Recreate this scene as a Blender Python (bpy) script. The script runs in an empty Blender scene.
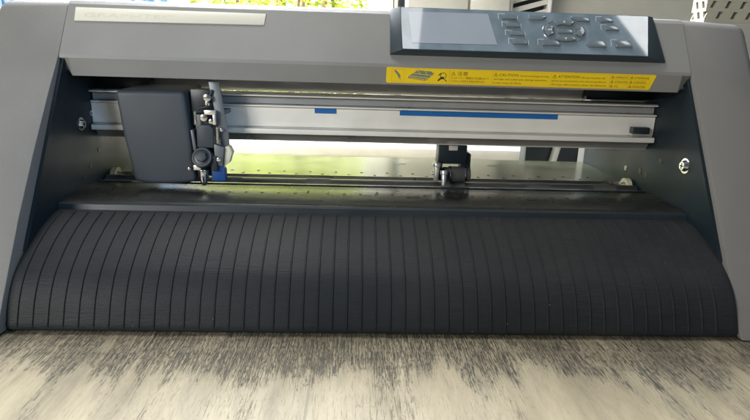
import bpy, bmesh, math, random
from mathutils import Vector, Matrix
random.seed(7)
sc = bpy.context.scene
COL = sc.collection
MM = 0.001
R = math.radians

# ------------------------------------------------------------------ materials
def new_mat(name):
    m = bpy.data.materials.new(name); m.use_nodes = True
    nt = m.node_tree; b = nt.nodes['Principled BSDF']
    return m, nt, b

def N(nt, typ, **kw):
    n = nt.nodes.new(typ)
    for k, v in kw.items():
        setattr(n, k, v)
    return n

def plain(name, col, rough=.5, metal=0., spec=.5, var=.06, vscale=30., bump=0., bscale=600., coat=0., stretch=None, emit=None):
    """one coloured surface with faint mottling in colour and roughness and an optional fine bump"""
    m, nt, b = new_mat(name)
    L = nt.links
    tc = N(nt, 'ShaderNodeTexCoord')
    mp = N(nt, 'ShaderNodeMapping'); L.new(tc.outputs['Object'], mp.inputs['Vector'])
    n1 = N(nt, 'ShaderNodeTexNoise'); n1.inputs['Scale'].default_value = vscale; n1.inputs['Detail'].default_value = 6
    L.new(tc.outputs['Object'], n1.inputs['Vector'])
    mr = N(nt, 'ShaderNodeMapRange'); mr.inputs['From Min'].default_value = .25; mr.inputs['From Max'].default_value = .75
    mr.inputs['To Min'].default_value = 1 - var; mr.inputs['To Max'].default_value = 1 + var
    L.new(n1.outputs['Fac'], mr.inputs['Value'])
    mx = N(nt, 'ShaderNodeMix', data_type='RGBA', blend_type='MULTIPLY'); mx.inputs[0].default_value = 1
    mx.inputs[6].default_value = (*col, 1)
    L.new(mr.outputs['Result'], mx.inputs[7])
    L.new(mx.outputs[2], b.inputs['Base Color'])
    mr2 = N(nt, 'ShaderNodeMapRange'); mr2.inputs['From Min'].default_value = .25; mr2.inputs['From Max'].default_value = .75
    mr2.inputs['To Min'].default_value = max(.01, rough * .85); mr2.inputs['To Max'].default_value = min(1, rough * 1.2)
    L.new(n1.outputs['Fac'], mr2.inputs['Value']); L.new(mr2.outputs['Result'], b.inputs['Roughness'])
    b.inputs['Metallic'].default_value = metal
    b.inputs['Specular IOR Level'].default_value = spec
    b.inputs['Coat Weight'].default_value = coat
    if emit:
        b.inputs['Emission Color'].default_value = (*emit[0], 1); b.inputs['Emission Strength'].default_value = emit[1]
    if bump:
        n2 = N(nt, 'ShaderNodeTexNoise'); n2.inputs['Scale'].default_value = bscale; n2.inputs['Detail'].default_value = 3
        if stretch: mp.inputs['Scale'].default_value = stretch
        L.new(mp.outputs['Vector'], n2.inputs['Vector'])
        bp = N(nt, 'ShaderNodeBump'); bp.inputs['Strength'].default_value = bump; bp.inputs['Distance'].default_value = .0004
        L.new(n2.outputs['Fac'], bp.inputs['Height']); L.new(bp.outputs['Normal'], b.inputs['Normal'])
    return m

M = {}
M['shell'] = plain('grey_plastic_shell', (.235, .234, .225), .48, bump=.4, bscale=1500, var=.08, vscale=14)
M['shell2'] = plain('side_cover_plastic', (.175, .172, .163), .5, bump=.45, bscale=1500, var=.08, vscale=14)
M['plate'] = plain('black_sheet_metal', (.008, .017, .024), .5, spec=.32, bump=.15, bscale=900, var=.15)
M['dark'] = plain('black_plastic', (.018, .026, .032), .38, bump=.1)
M['carriage'] = plain('carriage_cover_plastic', (.048, .057, .069), .5, bump=.2, bscale=1600, var=.06)
M['alu'] = plain('satin_aluminium', (.82, .80, .76), .30, metal=.8, bump=.12, bscale=900, stretch=(.02, 1, 1))
M['aluface'] = plain('anodised_rail_face', (.90, .89, .84), .42, metal=.25, bump=.05, bscale=900, stretch=(.02, 1, 1))
M['dullalu'] = plain('dull_cast_metal', (.15, .165, .18), .45, metal=.5)
M['groove'] = plain('grey_rail_groove', (.36, .37, .38), .4, metal=.4)
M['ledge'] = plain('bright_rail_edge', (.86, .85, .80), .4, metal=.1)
M['inner'] = plain('inner_back_panel', (.74, .72, .75), .5, metal=.55)
M['platen'] = plain('painted_platen_metal', (.24, .25, .165), .20, spec=.9, metal=.8, bump=.12, bscale=700, stretch=(.03, 1, 1), var=.15)
M['frontplaten'] = plain('matte_black_platen_metal', (.045, .047, .043), .26, spec=.8, metal=.5, bump=.12, bscale=700, stretch=(.03, 1, 1), var=.15)
M['steel'] = plain('polished_steel', (.62, .62, .62), .2, metal=1., bump=.05)
M['grit'] = plain('grit_roller_steel', (.30, .30, .30), .3, metal=.9, bump=.3, bscale=1200)
M['gritband'] = plain('grit_band_steel', (.24, .24, .235), .45, metal=.7, bump=.5, bscale=1500)
M['rubber'] = plain('grey_rubber', (.07, .07, .07), .7, bump=.3)
M['cream'] = plain('cream_nylon', (.70, .66, .50), .45)
M['yellow'] = plain('yellow_label', (.90, .64, .004), .42, var=.02)
M['ink'] = plain('black_ink', (.035, .03, .02), .5)
M['inkbrown'] = plain('brown_ink', (.10, .065, .01), .5)
M['orange'] = plain('orange_ink', (.80, .42, .04), .5)
M['greyink'] = plain('grey_ink', (.18, .22, .17), .5)
M['nameplate'] = plain('ivory_nameplate', (.68, .66, .56), .5, var=.03)
M['nametext'] = plain('worn_nameplate_ink', (.61, .59, .49), .5)
M['panelface'] = plain('glossy_panel_film', (.19, .25, .30), .035, spec=.8, var=.3, vscale=45)
M['panelbody'] = plain('panel_housing', (.030, .045, .054), .4)
M['screen'] = plain('lcd_glass', (.34, .385, .45), .04, spec=.7, var=.10, vscale=14)
M['key'] = plain('panel_key', (.15, .19, .22), .16, spec=.8, var=.1)
M['keyrim'] = plain('key_print', (.55, .60, .62), .3)
M['blue'] = plain('blue_marking_tape', (.008, .13, .42), .4)
M['bluepart'] = plain('blue_plastic', (.008, .065, .24), .4)
M['white'] = plain('white_paint', (.80, .80, .78), .4)
M['wall'] = plain('beige_wall_paint', (.50, .49, .43), .8, bump=.2, bscale=200)
M['cabinet'] = plain('beige_laminate', (.62, .60, .54), .5)
M['crate'] = plain('cream_plastic', (.44, .43, .34), .5)
M['greybox'] = plain('grey_card', (.33, .33, .30), .8)
M['bark'] = plain('bark', (.16, .11, .07), .9, bump=.5, bscale=80)

def drum_material():
    m, nt, b = new_mat('dark_textured_cover'); L = nt.links
    tc = N(nt, 'ShaderNodeTexCoord')
    mp = N(nt, 'ShaderNodeMapping'); mp.inputs['Scale'].default_value = (.06, 1, 1)
    L.new(tc.outputs['Object'], mp.inputs['Vector'])
    fine = N(nt, 'ShaderNodeTexNoise'); fine.inputs['Scale'].default_value = 1100; fine.inputs['Detail'].default_value = 2
    L.new(mp.outputs['Vector'], fine.inputs['Vector'])
    grain = N(nt, 'ShaderNodeTexNoise'); grain.inputs['Scale'].default_value = 900
    L.new(tc.outputs['Object'], grain.inputs['Vector'])
    big = N(nt, 'ShaderNodeTexNoise'); big.inputs['Scale'].default_value = 9; big.inputs['Detail'].default_value = 5
    L.new(tc.outputs['Object'], big.inputs['Vector'])
    dust = N(nt, 'ShaderNodeTexVoronoi'); dust.inputs['Scale'].default_value = 55
    L.new(tc.outputs['Object'], dust.inputs['Vector'])
    lt = N(nt, 'ShaderNodeMath', operation='LESS_THAN'); lt.inputs[1].default_value = .022
    L.new(dust.outputs['Distance'], lt.inputs[0])
    cr = N(nt, 'ShaderNodeValToRGB'); cr.color_ramp.elements[0].position = .3; cr.color_ramp.elements[1].position = .72
    cr.color_ramp.elements[0].color = (.013, .016, .019, 1); cr.color_ramp.elements[1].color = (.027, .028, .029, 1)
    L.new(big.outputs['Fac'], cr.inputs['Fac'])
    mul = N(nt, 'ShaderNodeMix', data_type='RGBA', blend_type='MULTIPLY'); mul.inputs[0].default_value = 1
    mr = N(nt, 'ShaderNodeMapRange'); mr.inputs['From Min'].default_value = .3; mr.inputs['From Max'].default_value = .7
    mr.inputs['To Min'].default_value = .86; mr.inputs['To Max'].default_value = 1.16
    L.new(fine.outputs['Fac'], mr.inputs['Value'])
    L.new(cr.outputs['Color'], mul.inputs[6]); L.new(mr.outputs['Result'], mul.inputs[7])
    mix = N(nt, 'ShaderNodeMix', data_type='RGBA'); L.new(lt.outputs[0], mix.inputs[0])
    L.new(mul.outputs[2], mix.inputs[6]); mix.inputs[7].default_value = (.22, .2, .18, 1)
    L.new(mix.outputs[2], b.inputs['Base Color'])
    b.inputs['Roughness'].default_value = .5
    b.inputs['Specular IOR Level'].default_value = .2
    ad = N(nt, 'ShaderNodeMath', operation='ADD'); L.new(fine.outputs['Fac'], ad.inputs[0]); L.new(grain.outputs['Fac'], ad.inputs[1])
    bp = N(nt, 'ShaderNodeBump'); bp.inputs['Strength'].default_value = .5; bp.inputs['Distance'].default_value = .0004
    L.new(ad.outputs[0], bp.inputs['Height']); L.new(bp.outputs['Normal'], b.inputs['Normal'])
    return m
M['drum'] = drum_material()

def table_material():
    """whitewashed weathered boards: cream paint rubbed through to dark grain running away from the viewer"""
    m, nt, b = new_mat('whitewashed_wood'); L = nt.links
    tc = N(nt, 'ShaderNodeTexCoord')
    def noise(scale, sx, sy, detail=4, rough=.6, dist=0., off=0.):
        mp = N(nt, 'ShaderNodeMapping'); mp.inputs['Scale'].default_value = (sx, sy, 1); mp.inputs['Location'].default_value = (off, off * .7, 0)
        L.new(tc.outputs['Object'], mp.inputs['Vector'])
        n = N(nt, 'ShaderNodeTexNoise'); n.inputs['Scale'].default_value = scale; n.inputs['Detail'].default_value = detail
        n.inputs['Roughness'].default_value = rough; n.inputs['Distortion'].default_value = dist
        L.new(mp.outputs['Vector'], n.inputs['Vector']); return n.outputs['Fac']
    def rng(v, a, b_, c=0., d=1.):
        r = N(nt, 'ShaderNodeMapRange'); r.interpolation_type = 'SMOOTHSTEP'
        r.inputs['From Min'].default_value = a; r.inputs['From Max'].default_value = b_
        r.inputs['To Min'].default_value = c; r.inputs['To Max'].default_value = d
        L.new(v, r.inputs['Value']); return r.outputs['Result']
    def op(o, a, b_):
        n = N(nt, 'ShaderNodeMath', operation=o)
        for i, x in enumerate((a, b_)):
            if isinstance(x, (int, float)): n.inputs[i].default_value = x
            else: L.new(x, n.inputs[i])
        return n.outputs[0]
    streak = noise(1, 760, 20, 6, .7)          # fine grain lines
    streak2 = noise(1, 1500, 60, 3, .6, off=3.)
    patch = noise(1, 26, 5, 8, .78, .3, off=1.3)        # where the paint is worn
    speck = noise(1, 900, 190, 4, .65, off=5.)
    tint = noise(1, 30, 7, 4, .6, off=9.)
    sep = N(nt, 'ShaderNodeSeparateXYZ'); L.new(tc.outputs['Object'], sep.inputs[0])
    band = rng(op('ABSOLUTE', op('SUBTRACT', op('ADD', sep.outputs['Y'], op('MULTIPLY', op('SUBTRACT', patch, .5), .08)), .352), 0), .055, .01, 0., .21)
    band = op('MULTIPLY', band, rng(op('ABSOLUTE', sep.outputs['X'], 0), .46, .34))     # contact shadow by the front cover painted in, with denser worn grain
    worn_and_shadow = rng(op('ADD', patch, band), .47, .70)  # worn patches plus the painted contact shadow
    thr = op('SUBTRACT', .60, op('MULTIPLY', worn_and_shadow, .10))
    d1 = rng(op('SUBTRACT', streak, thr), -.05, .14)
    d2 = rng(op('SUBTRACT', speck, op('ADD', thr, .0)), -.03, .12)
    d3 = rng(op('SUBTRACT', streak2, op('ADD', thr, .0)), -.02, .08)
    dk = op('MAXIMUM', op('MAXIMUM', d1, d2), d3)
    soft = rng(noise(1, 60, 9, 7, .8, .4, off=17.), .44, .76, 0., .42)      # greyish washed streaks
    seam = rng(op('ABSOLUTE', op('SUBTRACT', op('MODULO', op('ADD', sep.outputs['X'], 3.0945), .29), .145), 0), .0012, .0003, 0., .38)
    dk = op('MULTIPLY', dk, op('ADD', .30, op('MULTIPLY', worn_and_shadow, .62)))
    dk = op('MAXIMUM', op('MAXIMUM', dk, soft), seam)
    base = N(nt, 'ShaderNodeValToRGB')
    base.color_ramp.elements[0].position = .25; base.color_ramp.elements[0].color = (.22, .185, .12, 1)
    base.color_ramp.elements[1].position = .75; base.color_ramp.elements[1].color = (.42, .365, .25, 1)
    L.new(tint, base.inputs['Fac'])
    # small blot marks
    vo = N(nt, 'ShaderNodeTexVoronoi'); vo.inputs['Scale'].default_value = 9
    dm = N(nt, 'ShaderNodeMapping'); dm.inputs['Scale'].default_value = (1.4, .9, 1); L.new(tc.outputs['Object'], dm.inputs['Vector'])
    L.new(dm.outputs['Vector'], vo.inputs['Vector'])
    blot = rng(op('ADD', vo.outputs['Distance'], op('MULTIPLY', speck, .12)), .15, .11)
    blot = op('MULTIPLY', blot, .30)
    dk2 = op('MAXIMUM', dk, blot)
    mix = N(nt, 'ShaderNodeMix', data_type='RGBA'); L.new(dk2, mix.inputs[0])
    L.new(base.outputs['Color'], mix.inputs[6]); mix.inputs[7].default_value = (.034, .033, .028, 1)
    L.new(mix.outputs[2], b.inputs['Base Color'])
    b.inputs['Roughness'].default_value = .5
    b.inputs['Specular IOR Level'].default_value = .35
    bp = N(nt, 'ShaderNodeBump'); bp.invert = True; bp.inputs['Strength'].default_value = .5; bp.inputs['Distance'].default_value = .0006
    L.new(dk, bp.inputs['Height']); L.new(bp.outputs['Normal'], b.inputs['Normal'])
    return m
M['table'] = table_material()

def curtain_material():
    m, nt, b = new_mat('pale_blue_patterned_net'); L = nt.links
    tc = N(nt, 'ShaderNodeTexCoord')
    vo = N(nt, 'ShaderNodeTexVoronoi'); vo.inputs['Scale'].default_value = 60
    L.new(tc.outputs['Object'], vo.inputs['Vector'])
    cr = N(nt, 'ShaderNodeValToRGB')
    cr.color_ramp.elements[0].position = .25; cr.color_ramp.elements[0].color = (.10, .24, .46, 1)
    cr.color_ramp.elements[1].position = .6; cr.color_ramp.elements[1].color = (.50, .60, .74, 1)
    L.new(vo.outputs['Distance'], cr.inputs['Fac']); L.new(cr.outputs['Color'], b.inputs['Base Color'])
    b.inputs['Roughness'].default_value = .9
    tr = N(nt, 'ShaderNodeBsdfTranslucent'); L.new(cr.outputs['Color'], tr.inputs['Color'])
    ms = N(nt, 'ShaderNodeMixShader'); ms.inputs[0].default_value = .5
    L.new(b.outputs[0], ms.inputs[1]); L.new(tr.outputs[0], ms.inputs[2])
    L.new(ms.outputs[0], nt.nodes['Material Output'].inputs['Surface'])
    return m
M['curtain'] = curtain_material()

def leaf_material():
    m, nt, b = new_mat('yellow_green_leaves'); L = nt.links
    oi = N(nt, 'ShaderNodeNewGeometry')
    cr = N(nt, 'ShaderNodeValToRGB')
    cr.color_ramp.elements[0].color = (.10, .16, .02, 1); cr.color_ramp.elements[1].color = (.46, .52, .06, 1)
    L.new(oi.outputs['Random Per Island'], cr.inputs['Fac']); L.new(cr.outputs['Color'], b.inputs['Base Color'])
    b.inputs['Roughness'].default_value = .5
    tr = N(nt, 'ShaderNodeBsdfTranslucent'); L.new(cr.outputs['Color'], tr.inputs['Color'])
    ms = N(nt, 'ShaderNodeMixShader'); ms.inputs[0].default_value = .45
    L.new(b.outputs[0], ms.inputs[1]); L.new(tr.outputs[0], ms.inputs[2])
    L.new(ms.outputs[0], nt.nodes['Material Output'].inputs['Surface'])
    return m
M['leaf'] = leaf_material()

# ------------------------------------------------------------------ mesh helpers (all input in millimetres)
class MB:
    def __init__(s): s.bm = bmesh.new(); s.mi = 0
    def poly(s, pts):
        f = s.bm.faces.new([s.bm.verts.new(Vector(p) * MM) for p in pts]); f.material_index = s.mi; return f
    def solid(s, loops, cap=True):
        """loft between point loops of equal length"""
        vs = [[s.bm.verts.new(Vector(p) * MM) for p in lp] for lp in loops]
        n = len(vs[0])
        for a, b in zip(vs, vs[1:]):
            for i in range(n):
                f = s.bm.faces.new((a[i], a[(i + 1) % n], b[(i + 1) % n], b[i])); f.material_index = s.mi
        if cap:
            for lp in (vs[0][::-1], vs[-1]):
                f = s.bm.faces.new(lp); f.material_index = s.mi
        return vs
    def box(s, x0, x1, y0, y1, z0, z1):
        return s.solid([[(x0, y0, z), (x1, y0, z), (x1, y1, z), (x0, y1, z)] for z in (z0, z1)])
    def prism(s, prof, x0, x1):
        return s.solid([[(x, y, z) for y, z in prof] for x in (x0, x1)])
    def cyl(s, p0, p1, r0, r1=None, n=24):
        r1 = r0 if r1 is None else r1
        p0, p1 = Vector(p0), Vector(p1); d = (p1 - p0).normalized()
        u = d.orthogonal().normalized(); w = d.cross(u)
        return s.solid([[p + (u * math.cos(a) + w * math.sin(a)) * r for a in [2 * math.pi * i / n for i in range(n)]] for p, r in ((p0, r0), (p1, r1))])
    def ring(s, c, ax, ro, ri, t, n=28):
        c, d = Vector(c), Vector(ax).normalized(); u = d.orthogonal().normalized(); w = d.cross(u)
        L = []
        for r, h in ((ri, 0), (ro, 0), (ro, t), (ri, t)):
            L.append([c + d * h + (u * math.cos(a) + w * math.sin(a)) * r for a in [2 * math.pi * i / n for i in range(n)]])
        L.append(L[0]); vs = s.solid(L, cap=False)
        bmesh.ops.remove_doubles(s.bm, verts=s.bm.verts, dist=1e-7)
    def build(s, name, mats, parent=None, bevel=0., seg=2, ang=30, smooth=True, sharp=28):
        bm = s.bm
        bmesh.ops.recalc_face_normals(bm, faces=bm.faces)
        if bevel:
            es = [e for e in bm.edges if len(e.link_faces) == 2 and e.calc_face_angle(0) > R(ang)]
            bmesh.ops.bevel(bm, geom=es, offset=bevel * MM, segments=seg, profile=.5, affect='EDGES', clamp_overlap=True)
            bmesh.ops.recalc_face_normals(bm, faces=bm.faces)
        if smooth:
            for f in bm.faces: f.smooth = True
            for e in bm.edges:
                if len(e.link_faces) == 2 and e.calc_face_angle(0) > R(sharp): e.smooth = False
        me = bpy.data.meshes.new(name); bm.to_mesh(me); bm.free()
        for m in (mats if isinstance(mats, (list, tuple)) else [mats]): me.materials.append(m)
        o = bpy.data.objects.new(name, me); COL.objects.link(o)
        if parent: o.parent = parent; o.matrix_parent_inverse = parent.matrix_world.inverted() if parent.type == 'EMPTY' and False else Matrix()
        return o

def tag(o, label=None, cat=None, group=None, kind=None):
    for k, v in (('label', label), ('category', cat), ('group', group), ('kind', kind)):
        if v: o[k] = v
    return o
def empty(name, parent=None):
    o = bpy.data.objects.new(name, None); o.empty_display_size = .05; COL.objects.link(o)
    if parent: o.parent = parent
    return o
def mesh_of(curve_ob):
    dg = bpy.context.evaluated_depsgraph_get()
    return bpy.data.meshes.new_from_object(curve_ob.evaluated_get(dg))
def text_into(mb_bm, s, origin, ux, uy, size, mi=0, align='LEFT', width=None, shear=0.):
    """writes a line of text into a bmesh on the plane (ux, uy) at origin, size = letter height in mm; fitted to width"""
    cu = bpy.data.curves.new('t', 'FONT'); cu.body = s; cu.size = 1.0; cu.shear = shear; cu.resolution_u = 2
    ob = bpy.data.objects.new('t', cu); COL.objects.link(ob)
    me = mesh_of(ob); COL.objects.unlink(ob); bpy.data.objects.remove(ob)
    if not me.vertices: return
    xs = [v.co.x for v in me.vertices]
    w = max(xs) - min(xs); x0 = min(xs)
    k = size * 1.35
    kx = (width / w) if width else k
    O, ux, uy = Vector(origin), Vector(ux).normalized(), Vector(uy).normalized()
    vs = [mb_bm.verts.new((O + ux * ((v.co.x - x0) * kx) + uy * (v.co.y * k)) * MM) for v in me.vertices]
    for p in me.polygons:
        try:
            f = mb_bm.faces.new([vs[i] for i in p.vertices]); f.material_index = mi
        except ValueError: pass
    bpy.data.meshes.remove(me)

# ================================================================== THE CUTTING PLOTTER
plotter = empty('cutting_plotter')
tag(plotter, 'wide grey desktop vinyl cutting plotter with black ribbed front cover and yellow warning label', 'cutting plotter')
plotter.location = (0, .53, 0)
PO = Vector((0, 530, 0))
_build = MB.build
def build_local(s, name, mats, parent=None, **kw):
    """children of the plotter keep their origin at the plotter's base"""
    if parent is not None:
        for v in s.bm.verts: v.co -= PO * MM
    return _build(s, name, mats, parent, **kw)
P_ = plotter

# --- side covers (outer grey cheeks)
def side_cover(sx):
    m = MB()
    front = [(366, 1.5), (389, 37), (415.5, 79), (443, 122), (470, 166), (493.5, 199), (519.5, 240.5)]
    if sx < 0: front = [(359, 1.5), (380.5, 37), (406.5, 79), (436, 122), (468, 166), (493.5, 199), (519.5, 240.5)]
    prof = front + [(523, 244), (529, 246.5), (560, 247.5), (690, 247.5), (708, 240), (716, 225), (718, 1.5)]
    o = []
    for x in (279.9, 343.5):
        lp = []
        for y, z in prof:
            zz = z - (3.0 if (x > 300 and z > 150) else 0)
            lp.append((sx * x, y, zz))
        o.append(lp)
    vs = m.solid(o)
    m.bm.edges.ensure_lookup_table()
    outer = set(vs[1])
    top = [e for e in m.bm.edges if e.verts[0] in outer and e.verts[1] in outer]
    bmesh.ops.recalc_face_normals(m.bm, faces=m.bm.faces)
    bmesh.ops.bevel(m.bm, geom=top, offset=10 * MM, segments=6, profile=.5, affect='EDGES', clamp_overlap=True)
    inner = [e for e in m.bm.edges if all(abs(abs(v.co.x) - .2799) < 1e-5 for v in e.verts)]
    bmesh.ops.bevel(m.bm, geom=inner, offset=1.1 * MM, segments=2, profile=.5, affect='EDGES', clamp_overlap=True)
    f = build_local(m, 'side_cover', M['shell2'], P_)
    g = MB(); g.box(*sorted((sx * 284, sx * 330)), 380, 420, 0, 2.2); build_local(g, 'foot', M['rubber'], f)
side_cover(-1); side_cover(1)

# --- black sheet-metal side plates with their screws and holes
def side_plate(sx):
    m = MB()
    prof = [(404, 52), (523.5, 240), (690, 240), (690, 2), (470, 2), (470, 52)]
    m.prism(prof, sx * 276.8, sx * 279.6)
    m.mi = 1
    holes = [(512.5, 115, 2.6), (547.3, 97.8, 3.2), (534.7, 96.2, 3.2)] if sx > 0 else [(520, 96, 2.5), (505, 88, 2), (540, 108, 2)]
    for y, z, r in holes:
        m.cyl((sx * 276.85, y, z), (sx * 276.3, y, z), r, n=16)
    pl = build_local(m, 'side_plate', [M['plate'], M['ink']], P_)
    sc_ = [(472, 118, 5.2), (576.7, 95, 1.8)] if sx > 0 else [(510.7, 137.3, 4.6), (532, 145, 1.8)]
    for y, z, r in sc_:
        s = MB(); x = sx * 276.8
        s.cyl((x, y, z), (x - sx * .8, y, z), r * 1.35, n=24)
        s.cyl((x - sx * .8, y, z), (x - sx * (r * .75), y, z), r, r * .72, n=24)
        s.mi = 1
        s.box(*sorted((x - sx * (r * .75), x - sx * (r * .75 + .15))), y - r * .5, y + r * .5, z - r * .1, z + r * .1)
        s.box(*sorted((x - sx * (r * .75), x - sx * (r * .75 + .2))), y - r * .1, y + r * .1, z - r * .5, z + r * .5)
        build_local(s, 'screw', [M['steel'], M['ink']], pl)
side_plate(-1); side_plate(1)

# --- top housing
def housing():
    m = MB()
    prof = [(496, 181.5), (493.2, 196.6), (494.0, 199.4), (520.6, 242.6), (524.0, 245.6), (530, 247), (680, 247), (696, 241), (700, 230), (700, 160),
            (694, 160), (694, 228), (688, 232), (532, 232), (512, 205), (503, 181.5)]
    L = []
    for x in (-279.6, -271.5, 271.5, 279.6):
        lp = []
        for y, z in prof:
            zz, yy = z, y
            if abs(x) > 275 and z < 190 and y < 510: zz = z + 13.5; yy = y + (2 if y < 500 else 0)
            lp.append((x, yy, zz))
        L.append(lp)
    m.solid(L)
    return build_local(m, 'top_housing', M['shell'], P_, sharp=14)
HS = housing()
g = MB(); g.box(-276, 276, 684, 693.4, 162, 230); build_local(g, 'inner_back_panel', M['inner'], P_)
g = MB(); g.box(-276, 276, 575, 640, 205, 227); build_local(g, 'inner_ceiling', M['inner'], P_)

for x_, z_ in ((-274.5, 187.5), (276.5, 186.5)):
    m = MB(); m.cyl((x_, 503, z_), (x_ , 497.5, z_ + 1), 4.0, 3.2, n=20); build_local(m, 'screw', M['steel'], HS, bevel=.7)
# planes of the two housing faces
TH = math.atan2(243.4 - 198, 521.4 - 493.4)
SU = Vector((0, math.cos(TH), math.sin(TH)))            # up the sloping face
SN = Vector((0, -math.sin(TH), math.cos(TH)))           # out of the sloping face
S0 = Vector((0, 493.4, 198.0))
def sp(x, s, h): return S0 + Vector((x, 0, 0)) + SU * s + SN * h
F0 = Vector((0, 496, 181.5)); FU = (Vector((0, 493.2, 196.6)) - F0).normalized()
FN = Vector((0, -FU.z, FU.y))
def fp(x, s, h): return F0 + Vector((x, 0, 0)) + FU * s + FN * h

# --- nameplate
m = MB()
q = [(-272.5, 48.3), (-105, 47.8), (-106, 36.2), (-271.8, 34.6)]
m.solid([[sp(x, s, h) for x, s in q] for h in (.1, 1.1)])
npl = build_local(m, 'nameplate', M['nameplate'], P_, bevel=.3)
m = MB(); text_into(m.bm, 'GRAPHTEC', sp(-264, 38.6, 1.16), (1, 0, 0), SU, 4.6, width=78)
build_local(m, 'lettering', M['nametext'], npl, smooth=False)

# --- control panel
cp = MB()
b0 = [(6.6, 10.3), (256.5, 10.3), (251.5, 57.5), (6.6, 56.5)]
b1 = [(6.6, 10.6), (256.0, 10.6), (250.5, 57.3), (6.8, 56.3)]
t1 = [(16.4, 11.2), (237.5, 11.2), (243.2, 53.6), (14.6, 54.8)]
cp.solid([[sp(x, s, h) for x, s in q] for q, h in ((b0, .1), (b1, 2.2), (t1, 8.0))])
CP = build_local(cp, 'control_panel', M['panelbody'], P_, bevel=.35)
cp = MB(); t2 = [(17.2, 12.0), (236.6, 12.0), (242.2, 53.0), (15.4, 54.1)]
cp.solid([[sp(x, s, h) for x, s in t2] for h in (8.0, 8.35)])
build_local(cp, 'glossy_film', M['panelface'], CP)
cp = MB(); q = [(22.4, 49.8), (94.4, 50.0), (101.2, 18.6), (25.2, 18.0)]
cp.solid([[sp(x, s, h) for x, s in q] for h in (8.36, 8.6)])
build_local(cp, 'screen', M['screen'], CP)
HF = 8.4
def key(pts, hgt=1.7):
    c = (sum(p[0] for p in pts) / len(pts), sum(p[1] for p in pts) / len(pts))
    m = MB()
    ins = [(c[0] + (x - c[0]) * .93, c[1] + (s - c[1]) * .82) for x, s in pts]
    m.solid([[sp(x, s, h) for x, s in q] for q, h in ((pts, HF - .05), (pts, HF + hgt * .6), (ins, HF + hgt))])
    k = build_local(m, 'key', M['key'], CP, bevel=.12)
    m = MB()       # thin printed outline above/left of each key
    x0 = min(p[0] for p in pts); x1 = max(p[0] for p in pts); s1 = max(p[1] for p in pts); s0 = min(p[1] for p in pts)
    return k
def para(x0, s1, x1, s0, lean=2.2): return [(x0, s1), (x1 - lean, s1), (x1, s0), (x0 + lean, s0)]
keys = [(105.0, 49.4, 120.2, 44.8), (108.0, 41.2, 122.8, 36.8), (110.6, 32.6, 126.0, 28.2), (113.0, 24.3, 128.4, 19.4),
        (139.3, 24.7, 157.7, 19.2), (194.6, 50.0, 208.5, 45.2), (198.4, 41.6, 213.0, 36.6), (205.8, 26.4, 223.0, 19.6)]
for k in keys: key(para(*k))
key([(130.6, 49.7), (146.6, 49.7), (146.6, 47.6), (143.6, 45.1), (131.2, 45.1)])
key([(170.0, 49.7), (184.5, 49.7), (187.0, 45.0), (175.0, 45.0), (170.0, 48.2)])
key([(184.0, 25.9), (197.0, 25.9), (199.6, 19.0), (184.0, 19.0), (181.0, 22.3)])
# cursor ring: four curved keys round the enter key
CX, CS, RX, RS = 162.8, 34.6, 19.0, 11.6
ck = MB(); ck.solid([[sp(CX + math.cos(a) * RX * k, CS + math.sin(a) * RS * k, h) for a in [2 * math.pi * i / 40 for i in range(40)]] for k, h in ((1.06, HF - .05), (1.03, HF + .35), (.98, HF + .35), (.96, HF + .1))])
build_local(ck, 'cursor_ring', M['key'], CP)
def arc_key(a0, a1):
    n = 8; o = []; i_ = []
    for i in range(n + 1):
        a = R(a0 + (a1 - a0) * i / n)
        o.append((CX + math.cos(a) * RX * .95, CS + math.sin(a) * RS * .95)); i_.append((CX + math.cos(a) * RX * .60, CS + math.sin(a) * RS * .52))
    pts = o + i_[::-1]
    m = MB(); c = (sum(p[0] for p in pts) / len(pts), sum(p[1] for p in pts) / len(pts))
    ins = [(c[0] + (x - c[0]) * .93, c[1] + (s - c[1]) * .85) for x, s in pts]
    m.solid([[sp(x, s, h) for x, s in q] for q, h in ((pts, HF), (pts, HF + 1.3), (ins, HF + 2.0))])
    k = build_local(m, 'arrow_key', M['key'], CP, bevel=.15)
for a in (90, 180, 270, 0): arc_key(a - 33, a + 33)
key([(156, 36.6), (169.4, 36.6), (170.4, 32.4), (156.6, 32.4)], 1.0)
# printed marks beside the keys
m = MB()
def mark(x, s, w, t, h=HF + .06):
    m.poly([sp(x, s, h), sp(x + w, s, h), sp(x + w, s + t, h), sp(x, s + t, h)])
for (x0, s1, x1, s0) in keys[:4]:
    mark(x0 - 1.6, s0 + .5, .5, s1 - s0 + 1.2); mark(x0 - 1.6, s1 + 1.0, 6.5, .5)
    mark(x1 + .8, s0 + .3, .45, s1 - s0 - .6)
for (x0, s1, x1, s0) in keys[4:]:
    mark(x0 - 1.2, s1 + .9, 5.5, .5); mark(x0 - 1.6, s0 + 1, .45, s1 - s0)
for x, s in ((148.2, 34.2), (177.2, 34.4)):
    pass
build_local(m, 'panel_print', M['keyrim'], CP, smooth=False)
m = MB()   # arrows on the cursor keys
for a, (dx, ds) in ((90, (0, 1)), (180, (-1, 0)), (270, (0, -1)), (0, (1, 0))):
    cx_, cs_ = CX + math.cos(R(a)) * RX * .78, CS + math.sin(R(a)) * RS * .75
    h = HF + 2.06
    m.poly([sp(cx_ + dx * 1.5, cs_ + ds * 1.3, h), sp(cx_ - dx * 1 - ds * 1.3, cs_ - ds * 1 - dx * 1.1, h), sp(cx_ - dx * 1 + ds * 1.3, cs_ - ds * 1 + dx * 1.1, h)])
build_local(m, 'arrow_print', M['keyrim'], CP, smooth=False)

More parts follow.
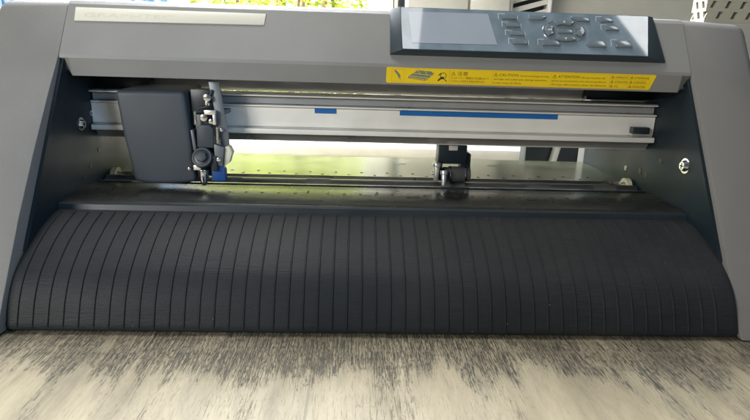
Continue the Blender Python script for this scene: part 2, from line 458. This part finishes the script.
# --- yellow warning label
m = MB()
q = [(4.6, 1.6), (3.6, 2.6), (3.6, 14.6), (4.6, 15.3), (246.6, 15.3), (247.8, 14.6), (244.6, 2.8), (242.8, 1.6)]
m.solid([[fp(x, s, h) for x, s in q] for h in (.1, .45)])
WL = build_local(m, 'warning_label', M['yellow'], P_)
hL = .52
def line(mb, x0, s0, x1, s1, w=.35):
    d = Vector((x1 - x0, s1 - s0)).normalized(); n_ = Vector((-d.y, d.x)) * w / 2
    mb.poly([fp(x0 + n_.x, s0 + n_.y, hL), fp(x1 + n_.x, s1 + n_.y, hL), fp(x1 - n_.x, s1 - n_.y, hL), fp(x0 - n_.x, s0 - n_.y, hL)])
def frame(mb, x0, s0, x1, s1, w=.3, lean=0):
    line(mb, x0, s0, x1 - lean, s0, w); line(mb, x0, s1, x1, s1, w); line(mb, x0, s0, x0, s1, w); line(mb, x1 - lean, s0, x1, s1, w)
m = MB()
frame(m, 8.6, 3.2, 19.5, 13.8); frame(m, 8.4, 2.6, 60.2, 14.5, .25)
line(m, 60.2, 2.6, 60.2, 14.5); line(m, 98.6, 2.6, 98.6, 14.5, .3); line(m, 151.6, 2.6, 151.6, 14.5, .3)
line(m, 60.2, 14.5, 243, 14.5, .3); line(m, 60.2, 2.6, 240, 2.6, .3)
line(m, 206, 2.6, 206, 14.5); line(m, 206, 6.4, 241.5, 6.4); line(m, 206, 10.4, 243, 10.4); line(m, 223.5, 2.6, 223.5, 14.5)
build_local(m, 'label_rules', M['orange'], WL, smooth=False)
def warn_tri(mb, x, s, k):
    line(mb, x, s, x + k, s, .32); line(mb, x, s, x + k / 2, s + k * .9, .32); line(mb, x + k, s, x + k / 2, s + k * .9, .32)
    line(mb, x + k / 2, s + k * .28, x + k / 2, s + k * .6, .35)
m = MB()
def T(s, x, y, size, width=None, sh=0.): text_into(m.bm, s, fp(x, y, hL + .02), (1, 0, 0), FU, size, width=width, shear=sh)
warn_tri(m, 61.8, 9.9, 3.4); T('注意', 67, 10.0, 2.9, 9.5)
T('カッターペン、可動部分に手を触れないで', 61.8, 6.8, 1.7, 34)
T('ください。けがをする恐れがあります。', 61.8, 3.8, 1.7, 31)
warn_tri(m, 100, 10.2, 3.2); T('CAUTION', 104.6, 10.3, 2.5, 17.5, .15); T('Avoid touching moving', 123.6, 10.3, 1.7, 26)
T('carriage and cutter pen during operation,', 100, 6.9, 1.7, 49)
T('it may cause an injury.', 100, 3.7, 1.7, 26)
warn_tri(m, 153.4, 10.2, 3.2); T('ATTENTION', 158, 10.3, 2.5, 20, .15); T('Ne pas toucher les', 179.6, 10.3, 1.7, 22)
T('pièces en mouvement ni le chariot pendant la', 153, 6.9, 1.7, 50)
T('découpe, elles peuvent causer des blessures.', 153, 3.7, 1.7, 51)
for i, (a, b_) in enumerate((('VORSICHT', 'ATTENZIONE'), ('ATENCIÓN', 'CUIDADO'), ('小心', 'OSTROŻNIE'))):
    y = 11.3 - i * 4.0
    warn_tri(m, 207, y, 2.3); warn_tri(m, 224.4, y, 2.3)
    T(a, 210.4, y, 1.8, 12 if i < 2 else 4.5); T(b_, 227.6, y, 1.8, [14, 12, 12][i])
build_local(m, 'lettering', M['inkbrown'], WL, smooth=False)
# pictograms: pen tip, the machine, a pinched hand
m = MB()
def pg(pts): m.poly([fp(x, s, hL + .03) for x, s in pts])
pg([(10.2, 12.8), (12.0, 13.2), (15.6, 9.6), (16.6, 6.8), (14.8, 6.2), (13.6, 8.6)]); pg([(15.2, 6.0), (16.2, 6.2), (16.6, 4.2)])
build_local(m, 'pen_pictogram', M['greyink'], WL, smooth=False)
m = MB()
pg([(23, 6.2), (39, 4.2), (46.5, 11.0), (44, 12.6), (31, 13.4), (28, 11.0), (24, 8.6)])
pi = build_local(m, 'machine_pictogram', M['greyink'], WL, smooth=False)
m = MB(); hL += .06
for a in ((24, 8.4, 42.5, 6.6), (28, 10.6, 44.6, 9.0), (31, 13.0, 34, 10.4), (38, 12.8, 40, 9.6), (39, 4.4, 39.6, 7), (44, 12.4, 45.6, 10.8), (24.5, 6.8, 38, 5.3)): line(m, *a, .4)
build_local(m, 'pictogram_lines', M['yellow'], pi, smooth=False)
hL -= .06
m = MB()
pg([(49.6, 5.0), (52.4, 8.0), (55.6, 8.4), (55.0, 6.6), (52.4, 5.8), (50.6, 4.2)])
for i in range(14):
    a0, a1 = 2 * math.pi * i / 14, 2 * math.pi * (i + 1) / 14
    line(m, 54.6 + 2.6 * math.cos(a0), 9.0 + 2.8 * math.sin(a0), 54.6 + 2.6 * math.cos(a1), 9.0 + 2.8 * math.sin(a1), .55)
line(m, 50, 9.2, 52.4, 11.4, .8); line(m, 56, 6, 58, 4.2, .8)
build_local(m, 'hand_pictogram', M['ink'], WL, smooth=False)

# --- linear rail
m = MB()
m.prism([(532, 167.6), (531.2, 166.6), (531.2, 165.4), (539, 164.2), (539, 158.0), (531.2, 157.2), (531.2, 155.6), (534.6, 155.2),
         (534.6, 136.2), (529.6, 135.4), (529.0, 134.6), (529.0, 130.4), (530, 129.6), (536.5, 128.6), (541, 122.2), (541, 121.4), (566, 121.4), (566, 167.6)], -275.5, 275.5)
RL = build_local(m, 'guide_rail', M['alu'], P_)
m = MB(); m.box(-275.4, 275.4, 537.2, 538.9, 158.3, 164.0); build_local(m, 'rail_groove', M['groove'], RL)
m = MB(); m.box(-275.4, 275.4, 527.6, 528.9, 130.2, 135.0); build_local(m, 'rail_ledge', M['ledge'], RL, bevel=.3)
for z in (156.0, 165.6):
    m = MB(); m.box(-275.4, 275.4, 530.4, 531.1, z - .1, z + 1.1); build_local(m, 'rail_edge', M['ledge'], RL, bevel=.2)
m = MB(); m.box(-276.2, 276.2, 533.9, 534.6, 136.6, 155.0); build_local(m, 'face_strip', M['aluface'], RL)
for x0, x1 in ((-62.8, -41.8), (20.3, 177.2)):
    m = MB(); m.box(x0, x1, 533.3, 533.9, 150.4, 155.4); build_local(m, 'blue_marking', M['blue'], RL)
m = MB(); m.box(251, 268, 525, 533, 139, 145.5); build_local(m, 'end_stop', M['dark'], P_, bevel=.6)
m = MB(); m.box(214, 276, 558, 640, 169, 181); build_local(m, 'shade_block', M['dark'], P_, bevel=1)  # dark block put in for the shade at the rail's right end
m = MB(); m.box(-276, -226, 552, 600, 168, 181); build_local(m, 'shade_block', M['dark'], P_, bevel=1)  # matching dark block put in for the darker left end
m = MB(); m.prism([(569.5, 167.8), (565, 182.6), (567, 183.5), (572, 168.2)], -225.5, 213.5); build_local(m, 'added_reflecting_strip', M['inner'], P_)  # added strip, tilted to mirror the bright table in front

# --- platen deck
m = MB()
m.prism([(573, 80), (690, 80), (694, 76), (694, 8), (560, 8), (560, 62), (571, 74)], -276.4, 276.4)       # rear half
m.prism([(459.5, 74.0), (460.3, 76.8), (463, 78.2), (500, 79.6), (521, 80), (526, 78), (527, 60), (470, 56), (459.5, 66)], -276.4, 276.4)   # front half
m.prism([(456, 64), (528, 58), (562, 58), (562, 50), (456, 50)], -276.3, 276.3)
for f in m.bm.faces:
    if f.calc_center_median().y < .5281: f.material_index = 2
m.mi = 1
def disc(x, y, z, rx, ry, n=12): m.solid([[(x + rx * math.cos(2 * math.pi * i / n), y + ry * math.sin(2 * math.pi * i / n), zz) for i in range(n)] for zz in (z - .5, z + .06)])
def zf(y): return 79.6 + (y - 500) * (.4 / 21) if y > 500 else 78.2 + (y - 463) * (1.4 / 37)
x = -262
while x < 265:
    if not (-75 < x < -60 or 22 < x < 44 or 136 < x < 160): disc(x, 496, zf(496), 1.7, 2.9)
    x += 15.3
for x, w in ((33, 6), (147, 6)):
    m.box(x - w, x + w, 487, 494, zf(487) - .6, zf(494) + .1)
    m.box(x - w, x + w, 644, 654, 79.4, 80.1)
for x in (-66.6, -1, 63.8): m.box(x - 1, x + 1, 497, 505, zf(500) - .5, zf(505) + .1)
x = -258
i = 0
while x < 262:
    disc(x, 592 if i % 2 else 579, 80, 1.7, 3.4); x += 14.3; i += 1
build_local(m, 'platen', [M['platen'], M['ink'], M['frontplaten']], P_)
m = MB(); m.box(-276, 276, 527.2, 528.6, 60, 80.6); m.box(-276, 276, 570.6, 572.2, 62, 80.8)
build_local(m, 'roller_guard', M['steel'], P_)
# black lip between deck and front cover
m = MB(); m.prism([(452.5, 66), (455, 76.2), (459.2, 77.2), (459.2, 66)], -276.2, 276.2); build_local(m, 'front_lip', M['dark'], P_)

# --- grit roller with its end bearings
m = MB(); m.cyl((-275, 549, 72.5), (275, 549, 72.5), 9.2, n=40)
GR = build_local(m, 'grit_roller', M['grit'], P_)
for x in (-240, -150, -60, 80, 170, 240):
    m = MB(); m.cyl((x - 12, 549, 72.5), (x + 12, 549, 72.5), 9.7, n=40); build_local(m, 'grit_band', M['gritband'], GR)
for sx in (-1, 1):
    m = MB(); m.ring((sx * 274.4, 562, 77), (-sx, 0, 0), 9.6, 5.6, 5)
    b_ = build_local(m, 'bearing', M['cream'], P_)
    m = MB(); m.cyl((sx * 276, 562, 77), (sx * 267.5, 562, 77), 5.5, 4.6); m.cyl((sx * 268, 562, 77), (sx * 262, 562, 77), 2.6)
    build_local(m, 'axle', M['steel'], b_)

# --- pinch roller unit
pr = empty('pinch_roller', P_)
m = MB(); m.box(62, 91, 540, 560, 102, 121); m.box(86, 96, 543, 558, 96, 112); m.box(62, 66, 536, 558, 86, 104)
build_local(m, 'bracket', M['plate'], pr, bevel=.7)
m = MB(); m.box(72, 81, 538.4, 540, 116, 121); build_local(m, 'clip', M['alu'], pr, bevel=.3)
m = MB()
for a, b_, r in ((68, 74, 7.4), (74, 75.5, 8.6), (75.5, 90, 8.2), (90, 91.5, 8.6), (91.5, 96, 7.4)):
    m.cyl((a, 544, 90.5), (b_, 544, 90.5), r, n=32)
build_local(m, 'rubber_roller', M['rubber'], pr, bevel=.3)
m = MB(); m.ring((74.2, 544, 90.5), (1, 0, 0), 8.9, 8.2, 1.2); m.ring((89.8, 544, 90.5), (1, 0, 0), 8.9, 8.2, 1.2); build_local(m, 'roller_ring', M['steel'], pr)
m = MB(); m.cyl((60, 534, 100), (60, 534, 86), 3.2, 2.4); m.cyl((60, 534, 104), (60, 534, 100), 4.2); m.cyl((67, 529, 93), (67, 527, 82), 2.9, 2.1); m.cyl((67, 530, 97), (67, 529, 93), 3.8)
m.cyl((56, 540, 92), (68, 540, 92), 2.0)
build_local(m, 'spring_screw', M['alu'], pr, bevel=.3)

# --- tool carriage
ca = empty('tool_carriage', P_)
m = MB()
fr = [(-239.0, 500, 169.5), (-177.2, 500, 170.2), (-174.8, 500, 140), (-171.2, 501, 87), (-184, 501, 85), (-200, 501, 84), (-216, 501, 84), (-229.0, 501, 86), (-235.2, 500, 130)]
bk = [(x + 2.5, 556 if z > 160 else 529, z + (4.0 if z > 160 else 0)) for x, y, z in fr]
m.solid([fr, bk])
build_local(m, 'carriage_cover', M['carriage'], ca, bevel=4.2, seg=5)
m = MB()
m.solid([[(-156.5, y, 179), (-147, y, 179), (-140.5, y, 134), (-139, y, 112), (-148, y, 112), (-148.5, y, 134)] for y in (505, 506.6)])
m.box(-150, -142, 506.5, 526, 150, 154)
build_local(m, 'carriage_plate', M['dullalu'], ca, bevel=.3)
m = MB(); m.box(-174, -150, 508, 527, 150, 172); build_local(m, 'head_block', M['dark'], ca, bevel=1.0)
m = MB(); m.box(-171, -152, 507, 527, 92, 149.5); build_local(m, 'tool_block', M['dark'], ca, bevel=1.0)
m = MB(); m.solid([[(-167.5, y, 120), (-152.5, y, 120), (-152.5, y, 138), (-156, y, 141), (-164, y, 141), (-167.5, y, 138)] for y in (497, 507.5)]); build_local(m, 'tool_latch', M['carriage'], ca, bevel=1.2)
m = MB(); m.solid([[(-171.5, y, 117), (-168.5, y, 117), (-170.5, y, 136), (-173, y, 136)] for y in (498, 507.5)]); build_local(m, 'latch_side', M['dullalu'], ca, bevel=.5)
m = MB()
kc = Vector((-162.5, 498, 110)); kd = Vector((0, -.93, .37))
m.cyl(kc, kc + kd * 6, 9.6, 9.4, n=36)
build_local(m, 'pen_holder_knob', M['dark'], ca, bevel=.8)
m = MB(); m.ring(kc + kd * 5.9, kd, 8.6, 7.2, .7); build_local(m, 'knob_ring', M['carriage'], ca)
m = MB(); m.cyl(kc + kd * 6, kc + kd * 9, 5.2, 4.8, n=6); build_local(m, 'knob_cap', M['carriage'], ca, bevel=.5)
m = MB()
m.cyl((-163, 497, 90), (-163, 497, 100), 4.2, 5.0); m.cyl((-163, 497, 85), (-163, 497, 90), 2.0, 4.0)
build_local(m, 'pen_nozzle', M['steel'], ca, bevel=.3)
for p0, p1, r_ in (((-157, 508, 165), (-157, 500, 165), 3.4), ((-157.5, 508, 160), (-157.5, 502, 159.5), 2.2), ((-161, 508, 147), (-161, 500, 147), 3.3), ((-154.5, 508, 143.5), (-154.5, 501, 143.5), 2.6), ((-176, 503, 100), (-176, 497, 100), 1.6), ((-146, 506, 136), (-146, 502, 136), 1.7)):
    m = MB(); m.cyl(p0, p1, r_); build_local(m, 'screw', M['steel'], ca, bevel=.5)
m = MB(); m.solid([[(-152, y, 105), (-145, y, 103), (-143, y, 121), (-152, y, 124)] for y in (496, 504)]); build_local(m, 'tool_clamp', M['dullalu'], ca, bevel=.6)
m = MB(); m.solid([[(-144.5, y, 103), (-139.5, y, 106), (-136, y, 116), (-139, y, 122), (-143, y, 121)] for y in (499, 508)]); build_local(m, 'clamp_lever', M['cream'], ca, bevel=.8)
for x_, y_, z0_, z1_, r_ in ((-149.5, 501, 124, 139, 2.0), (-168.5, 500, 141, 153, 1.7)):
    m = MB()
    for k_ in range(7):
        z_ = z0_ + (z1_ - z0_) * k_ / 7
        m.cyl((x_, y_, z_), (x_, y_, z_ + (z1_ - z0_) / 14), r_, n=14)
    m.cyl((x_, y_, z0_), (x_, y_, z1_), r_ * .7, n=12)
    build_local(m, 'spring', M['steel'], ca)
m = MB(); m.box(-160, -150, 499, 505, 150, 154); m.box(-152.5, -150, 499, 503, 141, 150); build_local(m, 'latch_bracket', M['alu'], ca, bevel=.4)
m = MB(); m.box(-172, -165, 497, 503, 99, 103.5); build_local(m, 'holder_tab', M['alu'], ca, bevel=.4)
m = MB(); m.box(-155, -149.5, 494, 498, 99, 113); build_local(m, 'holder_side', M['dark'], ca, bevel=.6)
m = MB(); m.cyl((-147.5, 496, 110), (-147.5, 493, 110), 2.0); build_local(m, 'screw', M['steel'], ca, bevel=.3)
m = MB(); m.cyl((-166, 503, 155), (-158, 503, 157), 1.2); m.cyl((-158, 503, 157), (-153, 504, 172), 1.2); build_local(m, 'wire', M['dark'], ca)
m = MB(); m.solid([[(-156, y, 89.0), (-143.5, y, 88.5), (-143.5, y, 100), (-149, y, 106), (-156, y, 102)] for y in (498, 507)])
build_local(m, 'blue_catch', M['bluepart'], ca, bevel=.7)
# flat cable from carriage
m = MB()
m.box(-276, -239, 540, 541, 150, 153); build_local(m, 'flat_cable', M['alu'], ca)

# --- ribbed front cover (quarter-round, resting almost on the table)
prof = [(463, 63), (460.5, 70.5), (452, 71.6), (437, 68.0), (422.5, 62.6), (408.2, 55.4), (397.5, 48.4), (388.6, 41.4), (381.6, 33.2), (375.4, 23.0), (371.0, 12.5), (368.8, 6), (369.8, 2.4), (377, 1.2)]
def catmull(P, n=5):
    out = []
    for i in range(len(P) - 1):
        p0, p1, p2, p3 = P[max(i - 1, 0)], P[i], P[i + 1], P[min(i + 2, len(P) - 1)]
        for k in range(n):
            t = k / n
            out.append(tuple(.5 * ((2 * b) + (-a + c) * t + (2 * a - 5 * b + 4 * c - d) * t * t + (-a + 3 * b - 3 * c + d) * t ** 3) for a, b, c, d in zip(p0, p1, p2, p3)))
    out.append(P[-1]); return out
pts = catmull(prof)
nrm = []
for i in range(len(pts)):
    a, b_ = pts[max(i - 1, 0)], pts[min(i + 1, len(pts) - 1)]
    d = Vector((b_[0] - a[0], b_[1] - a[1])).normalized(); nrm.append((d.y, -d.x) if True else None)
cols = [(-279.6, 0), (-279.0, 0), (-277.6, 0), (-275.6, 0), (-273.6, 0)]
x = -270.0
while x < 271:
    cols += [(x - .75, 0), (x - .3, 1), (x + .3, 1), (x + .75, 0)]; x += 11.05
cols += [(273.6, 0), (275.6, 0), (277.6, 0), (279.0, 0), (279.6, 0)]
m = MB(); G = []
for cx_, up in cols:
    row = []
    for i, ((y, z), (ny, nz)) in enumerate(zip(pts, nrm)):
        k = up * .9
        # ribs run from just under the lip to the turn of the cover
        k *= min(1, max(0, (i - 10) / 2)) * min(1, max(0, (len(pts) - 9 - i) / 4))
        s = 1 if ny < 0 else -1
        e = max(0., (abs(cx_) - 272.4) / 7.2); tuck = 3.0 * (1 - math.sqrt(max(0., 1 - e * e)))
        k -= tuck
        row.append(m.bm.verts.new(Vector((cx_, y + ny * s * k, max(z + nz * s * k, .9))) * MM))
    G.append(row)
for a, b_ in zip(G, G[1:]):
    for i in range(len(pts) - 1): m.bm.faces.new((a[i], b_[i], b_[i + 1], a[i + 1]))
# closed ends and underside
for row in (G[0], G[-1]):
    e = [m.bm.verts.new(Vector((row[0].co.x / MM, 463, 1.0)) * MM)]
    m.bm.faces.new(row + e)
build_local(m, 'ribbed_front_cover', M['drum'], P_)
# base pan under the machine
m = MB(); m.box(-276.4, 276.4, 470, 690, 3, 7.5); build_local(m, 'base_pan', M['plate'], P_)
for sx in (-1, 1):
    for y in (480, 680):
        m = MB(); m.cyl((sx * 240, y, 0), (sx * 240, y, 3), 10); build_local(m, 'foot', M['rubber'], P_)

# ================================================================== table
m = MB(); m.box(-1150, 1500, -900, 1296, -28, 0)
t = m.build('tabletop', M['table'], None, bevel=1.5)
tb = empty('table'); tb.location = (0, 0, 0)
t.parent = tb
tag(tb, 'whitewashed wooden table with dark worn grain under the cutting plotter', 'table')
for x in (-1080, 1430):
    for y in (-840, 1220):
        m = MB(); m.box(x - 30, x + 30, y - 30, y + 30, -740, -28); m.build('leg', M['table'], tb)
m = MB(); m.box(-4000, 4000, -3000, 1318, -760, -740); f = m.build('floor', M['greybox']); tag(f, kind='structure')

# ================================================================== behind the machine
# window wall with its opening
wl = MB()
X0, X1, H0, H1 = -1140, 62, 8, 860
wl.box(-4000, X0, 1320, 1400, -740, 4200); wl.box(X1, 4000, 1320, 1400, -740, 4200)
wl.box(X0, X1, 1320, 1400, -740, H0); wl.box(X0, X1, 1320, 1400, H1, 4200)
w = wl.build('wall', M['wall'], smooth=False); tag(w, 'beige wall behind the table, around the window', 'wall', kind='structure')
wf = empty('window'); wf.location = (0, 1.34, 0)
def wbox(name, mat, x0, x1, y0, y1, z0, z1, parent=wf, bev=2):
    m = MB(); m.box(x0, x1, y0 - 1340, y1 - 1340, z0, z1); return m.build(name, mat, parent, bevel=bev)
for a, b_ in ((-1138, -1090), (-752, -668), (-452, -418), (0, 60)):
    wbox('frame_post', M['white'], a + 1, b_, 1325, 1375, H0 + 40, H1 - 41)
wbox('frame_rail', M['white'], X0 + 1, X1 - 1, 1324, 1376, H0 + 1, H0 + 40); wbox('frame_rail', M['white'], X0 + 1, X1 - 1, 1324, 1376, H1 - 40, H1 - 1)
wbox('window_sill', M['white'], X0, X1, 1298, 1323, -2, 14)
wbox('rubber_seal', plain('green_seal', (.10, .22, .14), .6), -712, -702, 1321, 1325, H0 + 42, H1 - 42)
tag(wf, 'white framed window looking out on sunlit leaves', 'window')
def curtain(x0, x1, lab):
    m = MB(); n = 60
    rows = []
    for z in (20, 850):
        rows.append([m.bm.verts.new(Vector((x0 + (x1 - x0) * i / n, 9 * math.sin(i * .9), z)) * MM) for i in range(n + 1)])
    for i in range(n): m.bm.faces.new((rows[0][i], rows[0][i + 1], rows[1][i + 1], rows[1][i]))
    o = m.build('net_curtain', M['curtain']); o.location = (0, 1.41, 0)
    s = o.modifiers.new('thickness', 'SOLIDIFY'); s.thickness = .0015
    tag(o, lab, 'curtain', 'patterned net curtains in the window')
curtain(-1120, -735, 'pale blue patterned net curtain left of the wide white window post')
curtain(-690, -440, 'pale blue patterned net curtain between the two white window posts')

m = MB(); m.box(-1120, 1460, -46, 46, 0.3, 23); lg = m.build('glare_ledge', M['white'], bevel=2); lg.location = (0, 1.165, 0)  # added white ledge in place of sunlit glare on the table
tag(lg, 'added long white ledge standing in for the table glare in the gap under the rail', 'ledge')
# cabinet and louvred vent to the right of the window
cab = empty('cabinet')
cab.location = (.2, 1.27, 0)
def cbx(name, mat, x0, x1, y0, y1, z0, z1, par, o, bev=1.5):
    m = MB(); m.box(x0 - o[0], x1 - o[0], y0 - o[1], y1 - o[1], z0, z1); return m.build(name, mat, par, bevel=bev)
cbx('body', M['cabinet'], 82, 306, 1232, 1310, 0.4, 900, cab, (200, 1270))
cbx('door', M['cabinet'], 84, 214, 1222, 1231, 20, 890, cab, (200, 1270), 3)
cbx('door', M['cabinet'], 219, 304, 1222, 1231, 20, 890, cab, (200, 1270), 3)
cbx('handle', M['dark'], 64.5, 80, 1240, 1246, 0.4, 880, cab, (200, 1270))
tag(cab, 'beige two-door cabinet standing on the table beside the window', 'cabinet')
lv = empty('louvred_shutter'); lv.location = (.36, 1.28, 0)
cbx('frame', M['white'], 313, 320, 1255, 1290, .4, 900, lv, (360, 1280)); cbx('frame', M['white'], 398, 406, 1255, 1290, .4, 900, lv, (360, 1280))
cbx('backing', M['dark'], 320, 398, 1286, 1292, .4, 900, lv, (360, 1280))
m = MB()
for i in range(44):
    z = 6 + i * 20
    m.solid([[(x - 360, y - 1280, z + dz + (x - 320) * .28) for x, y, dz in ((320.5, yy, 0), (397.5, yy, 0), (397.5, yy + 3, 11), (320.5, yy + 3, 11))] for yy in (1262, 1266)])
m.build('slats', M['cabinet'], lv)
tag(lv, 'white louvred shutter with slanted dark gaps beside the beige cabinet', 'shutter')

# slotted cream crate on a grey box, behind the right cheek of the machine
gb = MB(); gb.box(-52, 190, -60, -14, .3, 268); g_ = gb.build('storage_box', M['greybox'], bevel=2); g_.location = (.55, .90, 0)
tag(g_, 'grey storage box standing on the table under the slotted crate', 'box')
cr = empty('slotted_crate'); cr.location = (.55, .90, .2682)
def crate():
    m = MB()
    # walls with slanted slots made as bars between a base and a rim band
    def wall(x0, x1, y, ax):
        n = 10 if ax == 'x' else 2
        bands = [(0, 7), (17, 22), (32, 37), (47, 52), (62, 67), (77, 110)]
        for (za, zb) in bands:
            if ax == 'x': m.box(x0, x1, y, y + 3, za, zb)
            else: m.box(y, y + 3, x0, x1, za, zb)
        L_ = x1 - x0
        for k, ((_, za), (zb, _2)) in enumerate(zip(bands, bands[1:])):
            za -= .1; zb += .1
            for i in range(-1, n + 1):
                c = x0 + (i + .5 * (k % 2)) * L_ / n; w = L_ / n - 6
                pts4 = [(c, za), (c + w, za), (c + w + 4, zb), (c + 4, zb)]
                pts4 = [(min(max(a, x0), x1), b) for a, b in pts4]
                if pts4[1][0] - pts4[0][0] < .5 or pts4[2][0] - pts4[3][0] < .5: continue
                if ax == 'x': m.solid([[(a, yy, b) for a, b in pts4] for yy in (y + .2, y + 2.8)])
                else: m.solid([[(yy, a, b) for a, b in pts4] for yy in (y + .2, y + 2.8)])
    wall(-50, 180, -55, 'x'); wall(-50, 180, -22, 'x'); wall(-51.9, -22.1, -49.9, 'y'); wall(-51.9, -22.1, 176.9, 'y')
    m.box(-46.8, 176.8, -51.9, -22.1, .1, 3)
    return m.build('basket_body', M['crate'], cr)
crate()
for a in ((-54, 184, -59, -55.1), (-54, 184, -18.9, -15)):
    m = MB(); m.box(a[0], a[1], a[2], a[3], 100, 111); m.build('rim', M['crate'], cr, bevel=1)
m = MB(); m.box(-45, 174, -49, -25, 4, 105); m.build('contents', M['greybox'], cr)
tag(cr, 'cream plastic crate with slanted slots behind the right side cover', 'crate')

# black media stand behind the machine, seen through the gap
st = empty('media_stand'); st.location = (.27, .80, 0)
m = MB()
m.box(-38, 56, -8, 20, 2, 112); m.build('black_box', M['dark'], st, bevel=2)
for x in (-2, 44):
    m = MB(); m.solid([[(x - 14, y, .3), (x - 4, y, .3), (x + 14, y, 92), (x + 4, y, 92)] for y in (-20, -13)]); m.build('leg', M['alu'], st, bevel=.8)
tag(st, 'black media stand with two slanted pale legs seen through the gap below the rail', 'stand')

# --- outside: sky and sunlit shrubs
m = MB(); m.bm.free(); m.bm = bmesh.new()
sky, nt, b = new_mat('bright_sky')
em = N(nt, 'ShaderNodeEmission'); em.inputs['Color'].default_value = (1., .98, .88, 1); em.inputs['Strength'].default_value = 2.2
nt.links.new(em.outputs[0], nt.nodes['Material Output'].inputs['Surface'])
m.box(-9000, 9000, 6000, 6050, -3000, 7000)
s_ = m.build('sky', sky); tag(s_, kind='structure')
m = MB(); m.box(-9000, 9000, 1401, 5999, -790, -760); g_ = m.build('ground', plain('damp_soil', (.06, .055, .035), .9)); tag(g_, kind='structure')
def shrub(cx_, cy_, lab, seed):
    rnd = random.Random(seed)
    root = empty('leafy_shrub'); root.location = (cx_ * MM, cy_ * MM, -.76)
    m = MB()
    tips = []
    for i in range(9):
        a = rnd.uniform(0, 6.28); l = rnd.uniform(850, 1650); r_ = rnd.uniform(100, 420)
        p = Vector((0, 0, 0)); q = Vector((math.cos(a) * r_ * .5, math.sin(a) * r_ * .5, l * .55)); r2 = Vector((math.cos(a) * r_, math.sin(a) * r_, l))
        m.cyl(p, q, 16, 9, 8); m.cyl(q, r2, 9, 3, 8); tips += [q, r2, (q + r2) / 2]
    m.build('branches', M['bark'], root)
    m = MB()
    for i in range(5200):
        t_ = rnd.choice(tips)
        p = t_ + Vector((rnd.gauss(0, 130), rnd.gauss(0, 110), rnd.gauss(0, 150)))
        if p.z < 60: continue
        L_ = rnd.uniform(26, 46); W_ = L_ * .32
        d = Vector((rnd.gauss(0, 1), rnd.gauss(0, 1), rnd.gauss(.1, .8))).normalized(); u = d.orthogonal().normalized()
        u = Matrix.Rotation(rnd.uniform(0, 6.28), 3, d) @ u
        m.poly([p - d * L_ / 2, p + u * W_ / 2, p + d * L_ / 2, p - u * W_ / 2])
    m.build('leaves', M['leaf'], root, smooth=False)
    tag(root, lab, 'shrub', 'shrubs outside the window')
shrub(-340, 1980, 'yellow-green leafy shrub outside the window behind the nameplate end', 3)
shrub(90, 2120, 'yellow-green leafy shrub outside the window just left of the control panel', 5)
shrub(-620, 2350, 'tall yellow-green shrub outside the window behind the right net curtain', 11)
shrub(-1000, 2250, 'leafy shrub outside the window behind the blue net curtains', 9)

# ================================================================== light
def area(name, loc, target, sx, sy, power, col, spread=180):
    d = bpy.data.lights.new(name, 'AREA'); d.shape = 'RECTANGLE'; d.size = sx; d.size_y = sy; d.energy = power; d.color = col; d.spread = R(spread)
    o = bpy.data.objects.new(name, d); COL.objects.link(o); o.location = loc
    o.rotation_euler = (Vector(target) - Vector(loc)).to_track_quat('-Z', 'Y').to_euler(); return o
area('window_light', (-.28, 1.29, .95), (-.1, .22, .0), .8, .60, 84, (.92, .96, 1.0))
area('room_light', (-.95, -.60, .56), (-.1, .5, .18), .5, .4, 13.5, (1., .97, .90))
area('overhead_light', (-.30, .66, 1.25), (-.05, .45, .0), .45, .3, 10, (1., .97, .92))
area('flare_fill', (.30, -.12, .36), (-.27, .47, .09), .2, .2, .12, (.40, .66, 1.), 38)  # added blue fill imitating lens flare on the left side
area('outdoor_light', (-.45, 1.85, 2.3), (-.42, 2.3, .2), 1.8, .5, 420, (1., .97, .85), 110)
area('panel_streak_light', (.155, -.02, 1.5), (.155, -.02, 0), .07, .42, .55, (1, .99, .97))  # added unseen lamp, shaped to reflect as a pale streak in the panel
o = area('panel_glint_light', (0, 0, 1.5), (0, 0, 0), .34, .26, 2.3, (1, .99, .97))  # added unseen lamp, turned to reflect as the panel's white triangle
o.location = (.902 + .085, -.05 + .097, 1.5); o.rotation_euler = (0, 0, R(-41.1))

world = bpy.data.worlds.new('World'); sc.world = world; world.use_nodes = True
bg = world.node_tree.nodes['Background']; bg.inputs['Color'].default_value = (.50, .70, 1.0, 1); bg.inputs['Strength'].default_value = .13

# ================================================================== camera
cam = bpy.data.cameras.new('camera'); co = bpy.data.objects.new('camera', cam); COL.objects.link(co)
cam.sensor_width = 36; cam.lens = 540 / 750 * 36; cam.clip_start = .02; cam.clip_end = 60
co.location = (-.0235, 0, .205)
p, r, y = R(15.83), R(1.73), R(2.4)
fwd = Vector((math.sin(y) * math.cos(p), math.cos(y) * math.cos(p), -math.sin(p)))
right = Vector((math.cos(y), -math.sin(y), 0)); up = right.cross(fwd)
# the camera is rolled so that the machine's right side sits lower in the picture
r2 = right * math.cos(r) + up * math.sin(r); u2 = -right * math.sin(r) + up * math.cos(r)
co.matrix_world = Matrix(((r2.x, u2.x, -fwd.x, co.location.x), (r2.y, u2.y, -fwd.y, co.location.y), (r2.z, u2.z, -fwd.z, co.location.z), (0, 0, 0, 1)))
cam.dof.use_dof = False
sc.camera = co
sc.view_settings.view_transform = 'Standard'; sc.view_settings.look = 'None'; sc.view_settings.exposure = 0; sc.view_settings.gamma = 1
